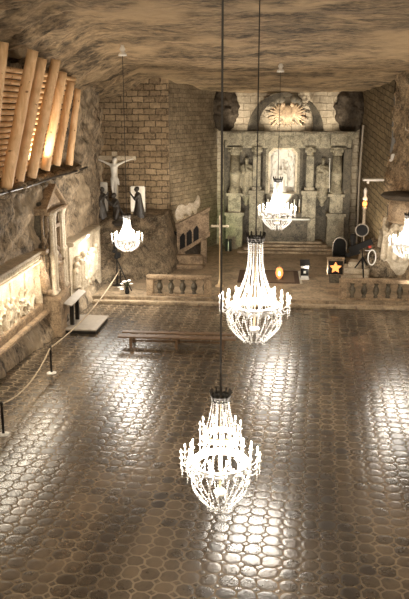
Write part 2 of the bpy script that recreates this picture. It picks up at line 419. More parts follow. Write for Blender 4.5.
# niche surround: three nested chamfered frames
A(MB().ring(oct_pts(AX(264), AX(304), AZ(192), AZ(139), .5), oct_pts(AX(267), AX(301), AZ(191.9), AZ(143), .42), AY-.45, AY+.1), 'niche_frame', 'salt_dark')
A(MB().ring(oct_pts(AX(267), AX(301), AZ(192), AZ(142.5), .42), oct_pts(AX(269.5), AX(298.5), AZ(191.5), AZ(146), .36), AY-.55, AY+.1), 'niche_frame', 'salt')
A(MB().ring(oct_pts(AX(269.5), AX(298.5), AZ(192), AZ(146), .36), oct_pts(AX(271.5), AX(296.5), AZ(190.5), AZ(148.5), .32), AY-.38, AY+.75), 'niche_frame', 'relief')
A(MB().prism(oct_pts(AX(270), AX(298), AZ(192), AZ(147.5), .33), AY+.4, AY+.6), 'niche_back', 'white')
nr = MB(); rn = random.Random(21)
for k in range(70):
    nx, nzz = rn.uniform(AX(272), AX(296)), rn.uniform(AZ(190), AZ(150)); q = rn.uniform(.04, .11); nr.ell((nx, AY+.38, nzz), (q, q*.8, q*1.7), seg=8)
A(nr, 'niche_relief', 'white', voxel=.03)
# broken pediment, two curved horns
def horn(side, a1):
    cx, cz = AX(285.5), AZ(131.2); o, i = [], []
    for k in range(15):
        t_ = k/14; a = R(180 - (180-a1)*t_); th = .70*(1-t_)+.22*t_; ro = 2.3
        o.append((cx-side*ro*math.cos(a)*-1, cz+ro*math.sin(a))); i.append((cx-side*(ro-th)*math.cos(a)*-1, cz+(ro-th)*math.sin(a)))
    return MB().ring(o, i, AY-.6, AY+.2, closed=False)
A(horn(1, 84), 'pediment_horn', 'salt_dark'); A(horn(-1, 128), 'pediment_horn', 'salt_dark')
# carved crest between the horns: shield, spread wings, helmets
cr = MB(); cx, cz = AX(287.5), AZ(113)
cr.ell((cx, AY, cz-.1), (.42, .16, .55))
for s in (-1, 1):
    for k in range(9):
        a = R(-50+17*k); L = .95-.05*k
        d = Vector((s*math.cos(a), 0, math.sin(a)))
        p = Vector((cx+s*.32, AY, cz-.1))
        cr.cap(p+d*.1, p+d*L, .075, .05, 8)
    cr.ell((cx+s*.28, AY-.08, cz+.5), (.13, .14, .14), seg=10)
    cr.cap((cx+s*.25, AY, cz-.5), (cx+s*.6, AY, cz-.75), .07, .04, 8)
for k in range(3): cr.cap((cx+(k-1)*.12, AY, cz-.5), (cx+(k-1)*.22, AY, cz-.85), .07, .04, 8)
A(cr, 'crest', 'salt_brown', voxel=.03)
hl = MB()
for s in (-1, 1): hl.ell((cx+s*.42, AY-.12, cz+.78), (.3, .2, .27)); hl.ell((cx+s*.75, AY-.1, cz+.62), (.14, .12, .25))
hl.cap((cx-.55, AY-.1, cz+1.05), (cx+.55, AY-.1, cz+1.05), .09, .09)
A(hl, 'crest_helmets', 'salt_dark', voxel=.04)
# scroll brackets under the statues
for px in (247.5, 324.5):
    x = AX(px); A(MB().lathe([(.02, 0), (.14, .12), (.12, .25), (.3, .5), (.34, .58), (.34, .66)], (x, AY-.35, AZ(194)-.66), 16), 'statue_bracket', 'salt', True)

def saint(name, loc, h, mat, label, staff=None, mitre=False, child=False, rz=0, group=None, cat='statue'):
    b = MB(); k = h/1.8
    def P(x, y, z): return (x*k, y*k, z*k)
    def e(c, r): b.ell(P(*c), tuple(q*k for q in r), seg=12)
    def c(p, q, r0, r1): b.cap(P(*p), P(*q), r0*k, r1*k, 10)
    b.cyl(P(0, 0, 0), P(0, 0, .95), .30*k, .19*k, 16)
    for j in range(9):
        a = -PI*j/8; c((.27*math.cos(a), .27*math.sin(a), .03), (.15*math.cos(a), .15*math.sin(a), 1.0), .045, .03)
    c((0, 0, .9), (0, 0, 1.3), .19, .20); e((0, 0, 1.36), (.25, .15, .13))
    c((0, 0, 1.4), (0, -.01, 1.52), .065, .06); e((0, -.03, 1.63), (.095, .11, .13)); e((0, -.12, 1.61), (.02, .03, .025))
    e((0, .01, 1.67), (.11, .11, .12)); e((0, -.09, 1.55), (.06, .05, .06))
    for s in (-1, 1):
        c((s*.24, 0, 1.36), (s*.30, -.05, 1.10), .075, .06); c((s*.30, -.05, 1.10), (s*.10, -.24, 1.14+.08*s), .06, .045); e((s*.07, -.26, 1.16+.08*s), (.05, .05, .06))
        c((s*.22, -.05, 1.28), (s*.28, -.12, .45), .07, .09)
        c((s*.08, -.2, .03), (s*.08, -.3, .03), .05, .04)
    if child: c((-.12, -.26, 1.1), (-.14, -.26, 1.3), .1, .08); e((-.14, -.27, 1.42), (.07, .07, .08))
    if mitre: b.cyl(P(0, 0, 1.72), P(0, 0, 1.92), .1*k, .06*k)
    root = empty(name, loc, label, cat, group, rz)
    b.build('figure', mat, root, voxel=.03*k)
    MB().b2(-.3*k, .3*k, -.32*k, .28*k, -.0*k, .06, .01).build('base', mat, root)
    if staff: MB().cap(P(.32, -.2, .06), P(.28, -.16, 1.75), .018, .018).lathe([(.07, 0), (.07, .02)], P(.28, -.16, 1.73), 12).build('staff', staff, root)
    return root
saint('saint_statue', (AX(247.5), AY-.35, AZ(194)+.005), 2.35, 'salt', 'grey carved statue of a crowned figure holding a child, left of the altar niche', child=True)
saint('saint_statue', (AX(324.5), AY-.35, AZ(194)+.005), 2.35, 'salt', 'grey carved statue holding a pale diagonal staff, right of the altar niche', 'white')
saint('niche_statue', (AX(284), AY+.0, AZ(190.5)+.01), 1.7, 'white', 'pale glowing standing figure inside the lit altar niche', mitre=True)
# dark wings at the reredos sides
A(MB().b2(AX(344), AX(352), AY-.8, AY, .3, AZ(147), .05), 'side_pier', 'salt_dark')
tag(MB().tube([(5.35, 47.2, .3), (5.3, 47.2, 4.5), (5.38, 47.15, 7.9)], .06).build('wall_pipe', 'steel'), 'thin pale vertical pipe running up beside the altar on the right', 'pipe')

# altar table with cloth and candlesticks
tb = empty('altar_table', (AX(288), 47.0, .86), 'block altar table under a white cloth in front of the niche', 'altar table')
MB().b2(-1.35, 1.35, -.2, .35, 0, 1.35, .03).build('block', 'salt_dark', tb)
MB().b2(-1.5, 1.5, -.32, .38, 1.35, 1.43, .02).build('cloth', 'cloth', tb)
MB().b2(-1.3, 1.3, .12, .38, 1.44, 1.75, .02).build('gradine', 'salt_dark', tb)
def candlestick(x, y, z, h, label):
    r = empty('candlestick', (x, y, z), label, 'candlestick', 'candlesticks on the main altar')
    MB().lathe([(.09, 0), (.09, .02), (.03, .06), (.045, .12), (.02, .2), (.02, .3), (.06, .34), (.06, .36)], seg=12).build('holder', 'brass', r, True)
    MB().lathe([(.035, .35), (.035, .35+h), (.01, .36+h)], seg=10).build('candle', 'candle', r, True)
    return r
zt = .86+1.755
for x, l in ((-1.1, 'outermost candlestick at the left end of the altar table'), (-.55, 'candlestick left of the niche on the altar table'), (.52, 'tall candlestick just right of the niche on the altar table'), (.82, 'middle one of three candlesticks right of the niche'), (1.15, 'outermost candlestick at the right end of the altar table')):
    candlestick(AX(288)+x, 47.25, zt, .45, l)

# ------------------------------------------------------------------ rock bank under the crucifixion group
def bank_pt(u, v):
    x = -9.6 + 6.0*u; w = v
    front = lerp([(-10, 36.6), (-8.2, 36.6), (-7.4, 36.9), (-6.3, 38.2), (-5.3, 39.0), (-4.9, 42), (-3.5, 42.5)], x)
    top = lerp([(-10, 3.0), (-5.75, 3.0), (-5.4, 1.9), (-5.1, .4), (-3.5, .1)], x)
    if w < .62: t = w/.62; y = front + (41.0-front)*(t**1.1)*.75; z = .25 + (top)*(t**.8)*1.0
    else: t = (w-.62)/.38; y = front + (41.0-front)*.75 + (43.3-front-(41.0-front)*.75)*t; z = .25+top+.05*t
    k = sstep(0, .08, w)*(1-sstep(.55, .7, w)*.8)
    y += nz(x, y, z, .9, 5)*.5*k; z += nz(x, y+7, z, 1.0, 5)*.28*k
    return (x, y, z)
struct(grid('wall_rock_bank', bank_pt, 110, 90, 'rubble'))

# ------------------------------------------------------------------ crucifixion group
cru = empty('crucifix', (-8.45, 40.9, 3.1), 'large stone crucifix with pale figure high on the rock ledge', 'crucifix')
MB().b2(-.13, .13, 0, .2, 0, 3.5, .02).b2(-1.15, 1.15, 0, .2, 3.05, 3.27, .02).build('cross', 'relief', cru)
b = MB()
b.cap((0, -.16, 2.1), (0, -.16, 2.65), .14, .19); b.ell((0, -.14, 2.78), (.26, .12, .14)); b.cap((0, -.15, 2.8), (.03, -.2, 2.95), .06, .06)
b.ell((.05, -.24, 3.04), (.10, .12, .14)); b.ell((.07, -.2, 3.1), (.115, .12, .12))
for s in (-1, 1):
    b.cap((s*.2, -.14, 2.82), (s*.55, -.12, 2.98), .075, .055); b.cap((s*.55, -.12, 2.98), (s*.95, -.08, 3.12), .055, .04); b.cap((s*.95, -.08, 3.12), (s*1.05, -.08, 3.14), .045, .03)
    b.cap((s*.09, -.16, 2.1), (s*.08, -.3, 1.6), .12, .085); b.cap((s*.08, -.3, 1.6), (s*.04, -.14, 1.05), .08, .05); b.cap((s*.04, -.16, 1.02), (s*.03, -.26, .9), .05, .035)
b.ell((0, -.16, 2.05), (.22, .17, .17)); b.cap((.2, -.2, 2.05), (.26, -.18, 1.75), .06, .04)
b.build('corpus', 'white', cru, voxel=.03)
def kneeler(loc, rz, label, upright=False, arms=1):
    b = MB()
    if upright:
        b.cyl((0, 0, 0), (0, 0, 1.0), .36, .2, 16); b.cap((0, 0, .95), (0, -.05, 1.3), .2, .2); hz = 1.35; hy = -.05
        for j in range(8): a = 2*PI*j/8; b.cap((.33*math.cos(a), .33*math.sin(a), .04), (.17*math.cos(a), .17*math.sin(a), 1), .05, .03)
    else:
        b.cap((0, .1, .15), (0, .65, .13), .2, .13); b.cap((-.12, -.12, .15), (-.12, .0, .65), .15, .14); b.cap((.12, -.12, .15), (.12, .0, .65), .15, .14)
        b.cap((0, .02, .6), (0, -.08, 1.05), .2, .2); hz = 1.1; hy = -.1
        for j in range(6): b.cap((-.28+.11*j, .5, .05), (-.1+.04*j, .05, .8), .06, .04)
    b.ell((0, hy, hz), (.27, .16, .14)); b.cap((0, hy, hz+.05), (0, hy-.06, hz+.2), .065, .06)
    b.ell((0, hy-.1, hz+.3), (.1, .12, .135)); b.ell((0, hy-.04, hz+.33), (.13, .13, .14)); b.ell((0, hy-.21, hz+.29), (.02, .03, .025))
    for s in (-1, 1):
        b.cap((s*.25, hy, hz), (s*.28, hy-.2, hz-.25), .08, .065); b.cap((s*.28, hy-.2, hz-.25), (s*.05, hy-.42, hz-.02+.1*arms), .06, .045)
        b.ell((s*.04, hy-.45, hz+.04+.1*arms), (.04, .05, .08), seg=8)
    r = empty('mourner_statue', loc, label, 'statue', 'dark mourners around the crucifix', rz)
    b.build('figure', 'statue', r, voxel=.035)
    b2 = MB(); b2.lathe([(.5, -.25), (.52, -.1), (.42, 0.03)], seg=18).build('base', 'statue', r)
    r.scale = (.95, .95, .95)
    return r
kneeler((-9.05, 40.0, 3.1), R(65), 'dark robed statue standing at the left foot of the crucifix', True)
kneeler((-8.15, 39.8, 3.05), R(-60), 'dark kneeling statue right at the foot of the crucifix')
kneeler((-7.05, 40.3, 3.1), R(-75), 'dark kneeling statue with trailing robe, right of the crucifix', True)
for x0, x1, z0, z1, l in ((-9.75, -9.05, 3.0, 4.9, 'white lit stone slab behind the left mourner'), (-7.75, -6.95, 3.0, 4.7, 'white lit stone slab behind the right mourner')):
    tag(MB().b2(x0, x1, 41.6, 41.8, z0, z1, .04).build('stone_slab', 'white'), l, 'stone slab')

# ------------------------------------------------------------------ relief and altar on the left wall
def figures(mb, y0, y1, z0, z1, x, n, hgt, rnd, rows=1):
    for i in range(n):
        y = y0+(y1-y0)*(i+.5)/n + rnd.uniform(-.08, .08); z = z0+rnd.uniform(0, z1-z0); h = hgt*rnd.uniform(.75, 1.1); ln = rnd.uniform(-.2, .2)
        mb.cap((x, y, z), (x+.06, y+ln*.4, z+h*.6), .12*h+.03, .10*h+.02, 8); mb.ell((x+.1, y+ln*.6, z+h*.82), (.09*h+.02,)*3, seg=8)
        mb.cap((x+.08, y+ln*.4, z+h*.6), (x+.18, y+ln+rnd.uniform(-.25, .25), z+h*rnd.uniform(.3, .75)), .05, .035, 8)
        mb.cap((x+.05, y, z+.1), (x+.1, y+rnd.uniform(-.3, .3), z-.12), .07, .04, 8)
rel = empty('nativity_relief', (-8.95, 24.5, 1.2), 'long framed wall relief crowded with small pale carved figures, near the left edge', 'relief')
def L(mb, name, mat, par, smooth=False, voxel=None):
    bmesh.ops.translate(mb.b, verts=mb.b.verts, vec=-par.location)
    return mb.build(name, mat, par, smooth, voxel=voxel)
L(MB().b2(-9.6, -9.02, 19.5, 28.1, 1.15, 3.55), 'panel', 'relief', rel)
fb = MB().b2(-9.3, -8.72, 19.3, 28.2, 3.12, 3.2, .02).b2(-9.3, -8.80, 19.3, 28.2, 3.2, 3.46, .02).b2(-9.3, -8.68, 19.3, 28.2, 3.46, 3.56, .02)
for k in range(36): fb.ell((-8.80, 19.5+.24*k, 3.33), (.05, .1, .08), seg=8)
L(fb, 'top_frame', 'relief', rel)
L(MB().b2(-9.3, -8.8, 27.9, 28.15, 1.2, 3.15, .03), 'side_frame', 'relief', rel)
lg = MB().b2(-9.3, -8.55, 19.3, 28.2, 1.05, 1.2, .03).b2(-9.3, -8.75, 19.3, 28.0, 1.2, 1.5, .02)
for k in range(60): lg.b2(-8.76, -8.735, 19.6+.138*k, 19.66+.138*k+.03*(k % 3), 1.30, 1.42)
L(lg, 'ledge', 'salt_brown', rel)
rn = random.Random(4); fg = MB()
figures(fg, 19.8, 27.2, 1.5, 1.6, -8.95, 20, .75, rn); figures(fg, 20.2, 26.8, 1.85, 2.1, -9.0, 13, .6, rn)
L(fg, 'carved_figures', 'relief', rel, voxel=.04)
bg = MB()
for k in range(5): y = 20.3+1.6*k; bg.ring([(0, 0)]*3, [(0, 0)]*3, 0, 0) if False else bg.b2(-9.04, -8.97, y, y+.1, 1.5, 3.1)
L(bg, 'pilaster_strips', 'relief', rel)
for k, y in enumerate((20.5, 22.6, 24.4, 26.2)):
    MB().box((0, 0, 0), (.12, .16, .06), bev=.015).build('lamp_box', 'white', rel, loc=(-8.78+8.95, y-24.5, .93-1.2))

sa = empty('side_altar', (-8.6, 28.6, 0), 'tall brown carved side altar with columns and peaked gable against the left wall', 'side altar')
def D(mb, name, mat='salt_brown', smooth=False, voxel=None): return L(mb, name, mat, sa, smooth, voxel)
D(MB().b2(-9.1, -8.2, 28.4, 29.3, 0, 1.55, .04).b2(-9.1, -8.1, 28.3, 29.4, 1.5, 1.68, .03).b2(-9.1, -8.15, 28.35, 29.35, 0, .22, .03), 'pedestal')
D(MB().b2(-9.1, -8.5, 30.1, 30.9, 0, 1.5, .04).b2(-9.1, -8.42, 30.05, 31.0, 1.45, 1.6, .03), 'pedestal')
D(MB().b2(-9.1, -8.55, 29.3, 30.1, 0, 1.2, .04).b2(-9.1, -8.4, 29.3, 30.1, 1.15, 1.3, .03), 'mensa')
D(MB().b2(-9.3, -8.78, 28.4, 31.0, 1.3, 5.35, .04), 'back_panel', 'salt_dark')
for y, x in ((28.6, -8.45), (29.1, -8.5), (30.35, -8.55), (30.8, -8.6)):
    D(MB().lathe([(.16, 0), (.16, .1), (.09, .2), (.1, 1.5), (.14, 1.55), (.14, 1.65), (.09, 1.7), (.08, 3.0), (.16, 3.2), (.16, 3.3)], (x, y, 1.68 if y < 29.5 else 1.6), 14), 'column', 'relief', True)
ob = MB(); ro_ = random.Random(31)
for k in range(60):
    yy = ro_.choice((28.45, 28.85, 29.25, 30.15, 30.6, 30.95)); q = ro_.uniform(.05, .12); ob.ell((-8.72, yy+ro_.uniform(-.06, .06), ro_.uniform(1.8, 5.2)), (q, q, q*1.6), seg=8)
for yy in (28.45, 28.85, 29.25, 30.15, 30.6, 30.95): ob.b2(-8.84, -8.72, yy-.05, yy+.05, 1.5, 5.2)
ob.b2(-8.84, -8.74, 28.4, 31.0, 4.9, 5.1)
D(ob, 'carved_ornament', voxel=.04)
D(MB().b2(-9.2, -8.4, 28.3, 31.0, 4.85, 5.0, .04).prism([(28.4, 5.0), (30.9, 5.0), (29.65, 5.7)], -9.0, -8.65, 'x').prism([(28.25, 5.0), (29.65, 5.8), (31.05, 5.0), (31.05, 5.12), (29.65, 5.95), (28.25, 5.12)], -9.0, -8.5, 'x'), 'gable')
D(MB().b2(-8.85, -8.55, 29.25, 29.33, 2.1, 4.2).b2(-8.85, -8.55, 30.1, 30.18, 2.1, 4.2).b2(-8.85, -8.55, 29.25, 30.18, 4.2, 4.35), 'niche_frame')
sc = MB().cap((-8.85, 28.1, 3.3), (-8.75, 28.1, 2.6), .12, .18).cap((-8.75, 28.1, 2.6), (-8.7, 28.1, 1.95), .2, .13).b2(-9.0, -8.5, 27.9, 28.3, 3.4, 3.6)
sc.ell((-8.5, 28.15, 1.9), (.13, .13, .11), seg=10).ell((-8.6, 28.1, 2.3), (.14, .2, .3), seg=10)
D(sc, 'scroll_bracket', voxel=.035)
D(MB().b2(-8.9, -8.3, 29.4, 30.0, 1.3, 1.62, .03), 'statue_block')
saint('robed_statue', (-8.62, 29.7, 1.62), 1.9, 'salt_brown', 'brown robed statue in the niche of the side altar', rz=R(90))

r2 = empty('wall_relief', (-8.5, 33.4, .4), 'brightly lit pale relief of standing figures beyond the side altar', 'relief')
L(MB().b2(-9.2, -8.55, 31.3, 36.3, .5, 3.25, .08), 'panel', 'relief', r2)
L(MB().b2(-9.1, -8.3, 31.2, 36.4, 3.12, 3.3, .03), 'top_frame', 'relief', r2)
L(MB().b2(-9.1, -8.35, 36.2, 36.5, .4, 3.3, .03), 'side_frame', 'relief', r2)
rn = random.Random(9); fg = MB(); figures(fg, 31.6, 36.0, 1.2, 1.4, -8.5, 9, 1.45, rn); figures(fg, 31.9, 35.8, .8, 1.0, -8.45, 7, .8, rn)
L(fg, 'carved_figures', 'relief', r2, voxel=.05)

# sloping plate on a stand, low timber platform
sg = empty('information_board', (-8.1, 30.2, 0), 'slanted pale plate on a dark stand before the left wall', 'board')
MB().box((0, .15, 1.2), (.36, 2.5, .05), ry=R(14), bev=.01).build('plate', 'steel', sg)
MB().b2(-.08, .08, -.5, -.34, .04, 1.13).b2(-.08, .08, .34, .5, .04, 1.13).b2(-.2, .2, -.6, .6, 0, .05).build('stand', 'iron', sg)
lp = empty('low_platform', (-7.6, 30.4, 0), 'low grey wooden platform on the floor beside the slanted board', 'platform', rz=R(-1))
MB().b2(-.75, .75, -.95, 1.3, .14, .2, .01).build('deck', 'steel', lp); MB().b2(-.7, .7, -.9, 1.25, 0, .14).build('skirt', 'iron', lp)
sg.location = (-8.05, 30.0, 0); lp.location = (-7.62, 29.8, 0)

# ------------------------------------------------------------------ timber cribbing at the upper left
LG = [((-8.85, 23.18, 6.5), (-8.05, 23.18, 10.75), .20), ((-8.8, 24.65, 6.14), (-7.6, 24.65, 10.62), .205), ((-8.8, 25.88, 6.19), (-7.68, 25.88, 10.45), .19),
      ((-8.8, 27.5, 6.39), (-7.66, 27.5, 10.5), .195), ((-8.8, 29.29, 6.51), (-7.92, 29.29, 10.17), .185), ((-8.8, 30.86, 6.59), (-8.03, 30.86, 9.86), .175), ((-8.8, 32.88, 6.45), (-8.27, 32.88, 9.64), .16)]
LN = ['thick peeled upright log cut by the left edge of the picture', 'thick peeled upright log beside the widest gap of horizontal logs', 'peeled upright log, third from the left edge', 'peeled upright log, fourth from the left edge, centre of the row', 'peeled upright log caught by the bright lamp at its foot', 'peeled upright log, second from the altar end of the row', 'short slim peeled upright log at the altar end of the row']
for (p, q, r), l in zip(LG, LN):
    o = bpy.data.objects.new('x', None)
    b = MB(); d = Vector(q)-Vector(p); n = 12
    b.tube([Vector((0, 0, 0))+d*k/n + Vector((0, .015*math.sin(k*1.3), 0)) for k in range(n+1)], [r*(1-.12*k/n)*(1+.03*math.sin(k*2.1)) for k in range(n+1)], 16)
    o = b.build('upright_log', 'log', smooth=True, loc=p); tag(o, l, 'log', 'upright logs of the timber cribbing')
W_ = 'lowest second third fourth fifth sixth seventh eighth ninth'.split()
ORD = ['lowest of the stack']+[w_+' from the bottom of the stack' for w_ in W_[1:]]+['tenth from the bottom, middle of the stack']+[w_+' from the top of the stack' for w_ in W_[:0:-1]]+['topmost of the stack']
proto = None
for k in range(19):
    z = 6.62+.19*k; x = -9.27+(z-6.6)*.235
    if proto is None:
        b = MB(); b.tube([(0, -4.2+1.14*i, -.0) for i in range(13)], [.084*(1+.05*math.sin(i*1.7)) for i in range(13)], 10); proto = b.build('crib_log', 'logh', smooth=True)
        o = proto
    else: o = proto.copy(); COL.objects.link(o)
    o.location = (x, 23.6, z); o.rotation_euler.x = R(random.uniform(-.25, .25))
    tag(o, 'thin horizontal log behind the upright logs, %s' % ORD[k], 'log', 'horizontal logs of the timber cribbing')
ldg = empty('log_ledge', (-8.9, 28, 6.2), 'narrow dark rubble ledge carrying the upright logs', 'ledge')
b = MB(); rn = random.Random(3)
for k in range(130): b.ell((rn.uniform(-.55, .35), -6.5+13*k/130+.5, rn.uniform(-.18, .08)), (rn.uniform(.1, .25), rn.uniform(.12, .3), rn.uniform(.08, .15)), seg=8)
b.build('rubble', 'rubble', ldg, voxel=.06)
MB().tube([(.38, -6+1.0*i, .02*math.sin(i)) for i in range(14)], .05).build('rail', 'iron', ldg)

# ------------------------------------------------------------------ balustrades
def baluster_mesh():
    b = MB(); b.lathe([(.10, 0), (.10, .07), (.07, .1), (.12, .2), (.155, .32), (.12, .45), (.065, .56), (.08, .6), (.11, .63), (.11, .7)], seg=16); return b
bal_me = None
def balustrade(x0, x1, y, n, label, posts):
    global bal_me
    r = empty('balustrade', ((x0+x1)/2, y, .3), label, 'balustrade'); w = x1-x0
    MB().b2(-w/2, w/2, -.18, .18, .82, .97, .03).b2(-w/2+.03, w/2-.03, -.14, .14, .78, .82).build('rail', 'salt_brown', r)
    MB().b2(-w/2, w/2, -.18, .18, 0, .09, .02).build('plinth', 'salt_brown', r)
    for p in posts: MB().b2(p*w/2-.17, p*w/2+.17, -.15, .15, .09, .79, .02).build('post', 'salt_brown', r)
    lo, hi = -w/2+.34, w/2-.34 if 1 in posts else w/2
    for k in range(n):
        x = lo+(hi-lo)*(k+.5)/n
        if bal_me is None: o = baluster_mesh().build('baluster', 'salt_dark', r, True); bal_me = o.data
        else:
            o = bpy.data.objects.new('baluster', bal_me); COL.objects.link(o); o.parent = r
        o.location = (x, 0, .085)
    return r
balustrade(-5.75, -2.7, 34.55, 5, 'short brown stone balustrade left of the altar approach', (-.89, .89))
balustrade(3.2, 8.4, 34.55, 9, 'long brown stone balustrade in front of the altar on the right', (-.93, .93))

# ------------------------------------------------------------------ pulpit by the left alcove
pu = empty('pulpit', (-4.5, 42.6, .3), 'carved stair pulpit with white crest and arched openings left of the altar', 'pulpit', rz=R(8))
PX = lambda px: (px-196)*.0585
PZ = lambda py: (262-py)*.0575
MB().prism([(PX(182), PZ(224)), (PX(213), PZ(208)), (PX(213), PZ(232)), (PX(182), PZ(252))], -.55, -.25).build('parapet', 'salt_brown', pu)
MB().prism([(PX(181), PZ(226)), (PX(214), PZ(209)), (PX(214), PZ(206)), (PX(181), PZ(223))], -.65, -.15).build('handrail', 'salt_brown', pu)
MB().prism([(PX(181), PZ(255)), (PX(214), PZ(234)), (PX(214), PZ(230)), (PX(181), PZ(251))], -.65, -.15).build('handrail', 'salt_brown', pu)
for px, py in ((187.5, 238), (194, 234.5), (200.5, 231)):
    w = .15; h = .55
    MB().prism([(PX(px)-w, PZ(py)-h), (PX(px)+w, PZ(py)-h+.16), (PX(px)+w, PZ(py)+.25), (PX(px)+.05, PZ(py)+.42), (PX(px)-w, PZ(py)+.18)], -.58, -.5).build('arch_shade', 'black', pu)  # solid black plates, the shade inside the arches put into their colour
b = MB()
rn = random.Random(5)
for k in range(16): px = 183+1.3*k; b.ell((PX(px), -.4, PZ(216-.55*(px-183))+rn.uniform(0, .25)), (.14, .14, rn.uniform(.12, .42)), seg=10)
b.ell((PX(187), -.4, PZ(209)), (.3, .18, .32))
b.build('crest', 'relief', pu, voxel=.03)
MB().b2(PX(180), PX(190), -.6, .5, 0, PZ(250), .04).build('pier', 'salt_brown', pu); MB().b2(PX(205), PX(211), -.6, 0, 0, PZ(238), .03).build('pier', 'salt_brown', pu)
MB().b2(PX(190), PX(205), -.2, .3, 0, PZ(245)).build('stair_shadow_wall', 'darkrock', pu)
MB().b2(PX(207)-.03, PX(207)+.03, -.4, -.34, PZ(238), PZ(230)).b2(PX(207)-.12, PX(207)+.12, -.4, -.34, PZ(234), PZ(232.6)).build('small_cross', 'iron', pu)
tag(MB().b2(-5.4, -3.7, 41.1, 41.7, .3, .95, .05).b2(-5.6, -3.6, 40.6, 41.8, .3, .5, .05).build('stone_block', 'salt_brown'), 'pale stone bench block in front of the pulpit', 'stone block')
wl_ = empty('wall_floodlight', (-5.5, 42.2, 2.0), 'black floodlight sticking out left of the pulpit', 'floodlight')
MB().cap((-.25, -.2, .25), (.5, -.1, -.1), .07, .12).build('housing', 'black', wl_, True)
MB().cyl((.1, 0, .05), (.4, .5, -.1), .03).build('bracket', 'black', wl_)

# green lit cabinet base at the altar's left, small black lamp
gl = empty('floor_lamp', (-2.55, 46.3, .3), 'small black box floor lamp below the left altar column', 'lamp')
MB().b2(-.22, -.06, -.1, .1, 0, .75, .01).b2(.02, .18, -.1, .1, 0, .72, .01).build('housing', 'black', gl); MB().b2(-.04, 0, -.08, .08, 0, .6).build('stand', 'white', gl)

# ------------------------------------------------------------------ processional cross
pc = empty('processional_cross', (-2.45, 36.6, .3), 'pale standing processional cross on a tall pole at the end of the left balustrade', 'cross')
MB().lathe([(.22, 0), (.22, .05), (.1, .12), (.06, .3), (.035, .4), (.032, 2.4), (.07, 2.45), (.03, 2.52)], seg=14).build('pole', 'gilt', pc, True)
b = MB().b2(-.045, .045, -.03, .03, 2.5, 3.45, .01).b2(-.36, .36, -.03, .03, 2.95, 3.05, .01)
for p in ((-.38, 0, 3.0), (.38, 0, 3.0), (0, 0, 3.47)): b.ell(p, (.07, .04, .07), seg=10)
b.cap((0, -.06, 2.65), (0, -.06, 2.98), .04, .05).build('cross', 'relief', pc)

# ------------------------------------------------------------------ rug, lanterns, lectern
rg = empty('rug', (-.02, 39.1, .3), 'rectangular patterned rug on the platform before the altar steps', 'rug')
MB().b2(-1.6, 1.55, -1.6, 1.55, 0, .015).build('border', 'rug_border', rg); MB().b2(-1.35, 1.3, -1.35, 1.3, .015, .022).build('field', 'rug', rg)
b = MB()
for k in range(28): b.b2(1.55, 1.68, -1.58+.113*k, -1.58+.113*k+.05, 0, .012)
b.build('fringe', 'tassel', rg)
ln = empty('sanctuary_lantern', (.5, 38.3, .322), 'glowing oval orange lantern standing on the rug', 'lantern')
MB().lathe([(.12, 0), (.16, .03), (.1, .08)], seg=16).build('base', 'brass', ln, True)
MB().lathe([(.08, .08), (.17, .2), (.2, .37), (.16, .55), (.08, .64)], seg=18).build('glass', 'orange', ln, True)
MB().lathe([(.09, .64), (.1, .66), (.02, .74), (.01, .78)], seg=12).build('cap', 'brass', ln, True)
MB().lathe([(.04, .24), (.075, .33), (.04, .45), (.01, .5)], (0, -.155, 0), seg=10).build('flame', 'flame', ln, True)
bl = empty('small_lectern', (1.8, 38.7, .3), 'narrow white and black lectern standing right of the rug', 'lectern')
MB().b2(-.2, .2, -.18, .18, 0, .75, .02).build('body', 'black', bl); MB().b2(-.24, .24, -.22, .2, .0, .05, .01).b2(-.19, .19, -.2, -.18, .06, .2).build('base', 'cloth', bl)
MB().box((0, -.02, .85), (.5, .5, .05), rx=R(25)).build('top', 'black', bl); MB().b2(-.2, .2, -.2, -.17, .60, .76).build('edge_panel', 'cloth', bl); MB().b2(-.06, .06, -.2, -.18, .33, .45).build('badge', 'cloth', bl)

st_ = empty('star_lantern', (3.3, 38.0, .3), 'dark framed box with a glowing orange star, by the right balustrade', 'lantern')
MB().b2(-.28, .28, -.15, .2, 0, .4, .02).build('base', 'salt_dark', st_)
MB().b2(-.42, .42, -.08, .15, .38, 1.2, .02).build('box', 'salt_brown', st_)
MB().b2(-.36, .36, -.1, -.06, .44, 1.12).build('panel', 'black', st_)
pts = []
for k in range(10):
    a = PI/2+k*PI/5; r_ = .30 if k % 2 == 0 else .15
    pts.append((r_*math.cos(a), .78+r_*math.sin(a)))
MB().prism(pts, -.15, -.1).build('star', 'orange', st_)
MB().b2(-.46, .46, -.12, .18, 1.2, 1.28, .02).build('lid', 'salt_brown', st_)

sb = empty('stepped_slabs', (4.2, 39.2, .3), 'stack of pale slanting stone slabs behind the star lantern', 'stone steps', rz=R(-12))
for k in range(3): MB().b2(-.75+.3*k, .95, -.6+.35*k, .9, .27*k, .27*(k+1), .02).build('slab', 'relief', sb)
ch = empty('celebrant_chair', (3.95, 43.2, .3), 'dark arched chair with a pale rim in front of the right altar pedestal', 'chair')
ch.scale = (.9, .9, .85)
MB().b2(-.4, .4, -.35, .3, 0, .5, .03).build('seat', 'black', ch)
bk = [(-.42, .45)]+[(-.42*math.cos(PI*k/10), 1.2+.45*math.sin(PI*k/10)) for k in range(11)]+[(.42, .45)]
MB().prism(bk, .2, .3).build('backrest', 'black', ch)
ou = [(-.46*math.cos(PI*k/14), 1.2+.5*math.sin(PI*k/14)) for k in range(15)]; inn = [(-.4*math.cos(PI*k/14), 1.2+.43*math.sin(PI*k/14)) for k in range(15)]
MB().ring([(-.46, .5)]+ou+[(.46, .5)], [(-.4, .5)]+inn+[(.4, .5)], .14, .24, closed=False).build('rim', 'steel', ch)
